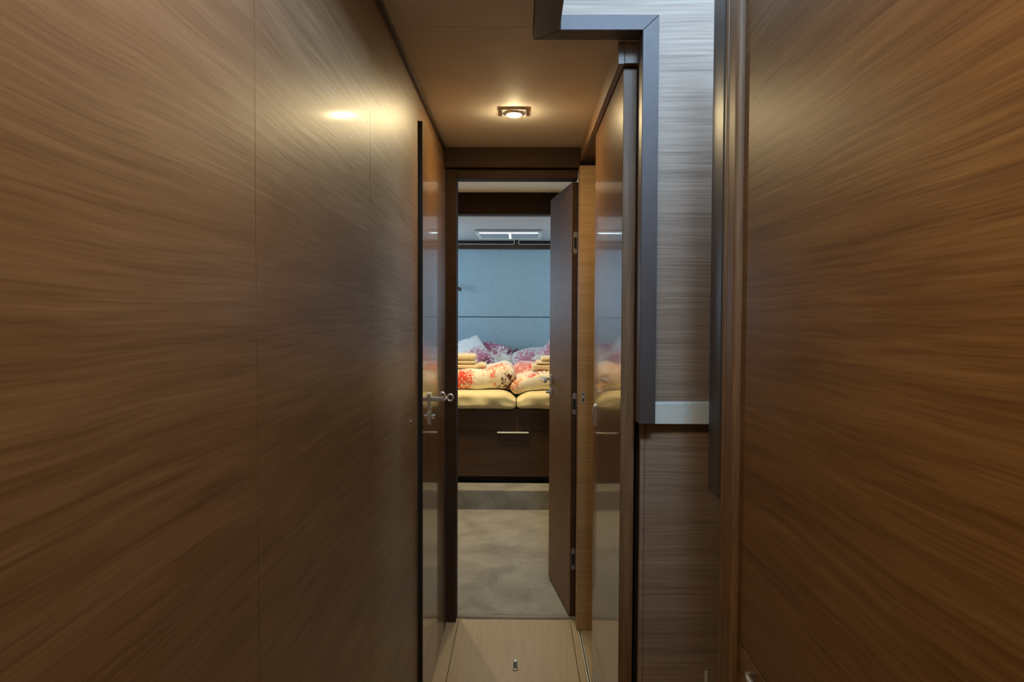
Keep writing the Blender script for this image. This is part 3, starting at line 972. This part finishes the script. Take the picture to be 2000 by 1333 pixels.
def right_shape(w):
    # droops over the mattress split at its left corner, rises to the right
    t = max(0.0, min(1.0, (w.z - 0.74) / 0.2))
    d = max(0.0, min(1.0, (0.14 - w.x) / 0.20))
    z = w.z - 0.060 * d * t - 0.030 * d * (1 - t)
    x = w.x - 0.03 * d * (1 - t)
    return Vector((x, w.y - 0.02 * d, max(z, 0.774 - 0.035 * math.exp(-((x + 0.022) / 0.05) ** 2))))


duvet('duvet', -0.95, -0.020, 4.965, 5.44, 0.770, 0.915, 2.0,
      [((-0.42, 4.97, 0.855), 0.12, RED, 60, 0.85), ((-0.17, 5.06, 0.915), 0.13, (0.85, 0.13, 0.07), 60, 0.7),
       ((-0.06, 4.98, 0.80), 0.115, DRED, 42, 0.55), ((0.0, 5.05, 0.86), 0.09, ORG, 70, 1.0)],
      'folded duvet with red coral print on the left half of the bed', left_shape)
dv = duvet('duvet', -0.055, 0.95, 4.935, 5.42, 0.766, 0.905, 6.0,
           [((-0.05, 4.94, 0.82), 0.085, ORG, 70, 0.9), ((0.09, 4.98, 0.90), 0.07, (0.70, 0.10, 0.12), 45, 0.5),
            ((0.16, 5.02, 0.915), 0.09, (0.28, 0.035, 0.02), 40, 0.5), ((0.26, 4.95, 0.78), 0.07, DRED, 40, 0.5)],
           'folded duvet with orange coral print on the right half of the bed', right_shape)
fm = coral('flap_print', (0.80, 0.58, 0.55), [((-0.24, -0.10, 0.12), 0.15, (0.66, 0.22, 0.27), 60, 0.55), ((-0.15, -0.14, 0.10), 0.06, (0.68, 0.07, 0.08), 40, 0.5)])
fo = rounded_body('folded_flap', -0.055, 0.55, 5.20, 5.52, 0.80, 0.945, 0.07, fm, dv, 0.012, 9, 11.0, 24)


# towels: three in each stack
def towel(x0, x1, y0, y1, z0, z1, label, seed, shape=None):
    e = rounded_body('towel', x0, x1, y0, y1, z0 + 0.001, z1, 0.016, 'towel', None, 0.0035, 14, seed, 22, shape)
    tag(e, label, 'towel', group='cream towels stacked on the duvets')
    return e


def tail(w):
    # loose pinched end on the right
    k = max(0.0, (w.x + 0.31) / 0.07)
    k = min(1.0, k)
    return Vector((w.x, w.y, w.z + 0.010 * math.sin(k * 2.4) - 0.006 * k))


towel(-0.62, -0.240, 5.05, 5.32, 0.913, 0.944, 'cream towel at the bottom of the left stack, its end loose', 1.0, tail)
towel(-0.64, -0.312, 5.05, 5.30, 0.944, 0.972, 'cream towel in the middle of the left stack', 2.0)
towel(-0.64, -0.314, 5.05, 5.30, 0.972, 1.014, 'thick cream towel on top of the left stack', 3.0)
towel(0.085, 0.42, 5.05, 5.32, 0.900, 0.946, 'thick cream towel at the bottom of the right stack', 4.0)
towel(0.118, 0.42, 5.05, 5.30, 0.946, 0.966, 'thin cream towel in the middle of the right stack', 5.0)
towel(0.152, 0.42, 5.05, 5.30, 0.966, 1.000, 'cream towel on top of the right stack', 6.0)

# ------------------------------------------------------------------ invented saloon behind the camera, added only to let light in
Y_E = -0.75
for args in (('wall_saloon', -1.6, -0.37, Y_E - 0.03, Y_E, 0.0, 2.08, 'veneer'), ('wall_saloon', XR + 0.06, 1.6, Y_E - 0.03, Y_E, 0.0, 2.08, 'veneer'),
             ('wall_saloon', -1.63, -1.6, -3.2, Y_E, 0.0, 2.08, 'ceiling'), ('wall_saloon', 1.6, 1.63, -3.2, Y_E, 0.0, 2.08, 'ceiling'),
             ('wall_saloon', -1.6, 1.6, -3.23, -3.2, 0.0, 2.08, 'ceiling')):
    tag(box(*args), 'pale wall of the saloon behind the camera', 'wall', 'structure')
tag(box('ceiling_saloon', -1.6, 1.6, -3.2, Y_E, 2.05, 2.08, 'ceiling'), 'beige saloon ceiling behind the camera', 'ceiling', 'structure')
tag(box('floor_saloon', -1.6, 1.6, -3.2, Y_E, -0.03, 0.0, 'floor_wood'), 'pale wooden saloon floor behind the camera', 'floor', 'structure')
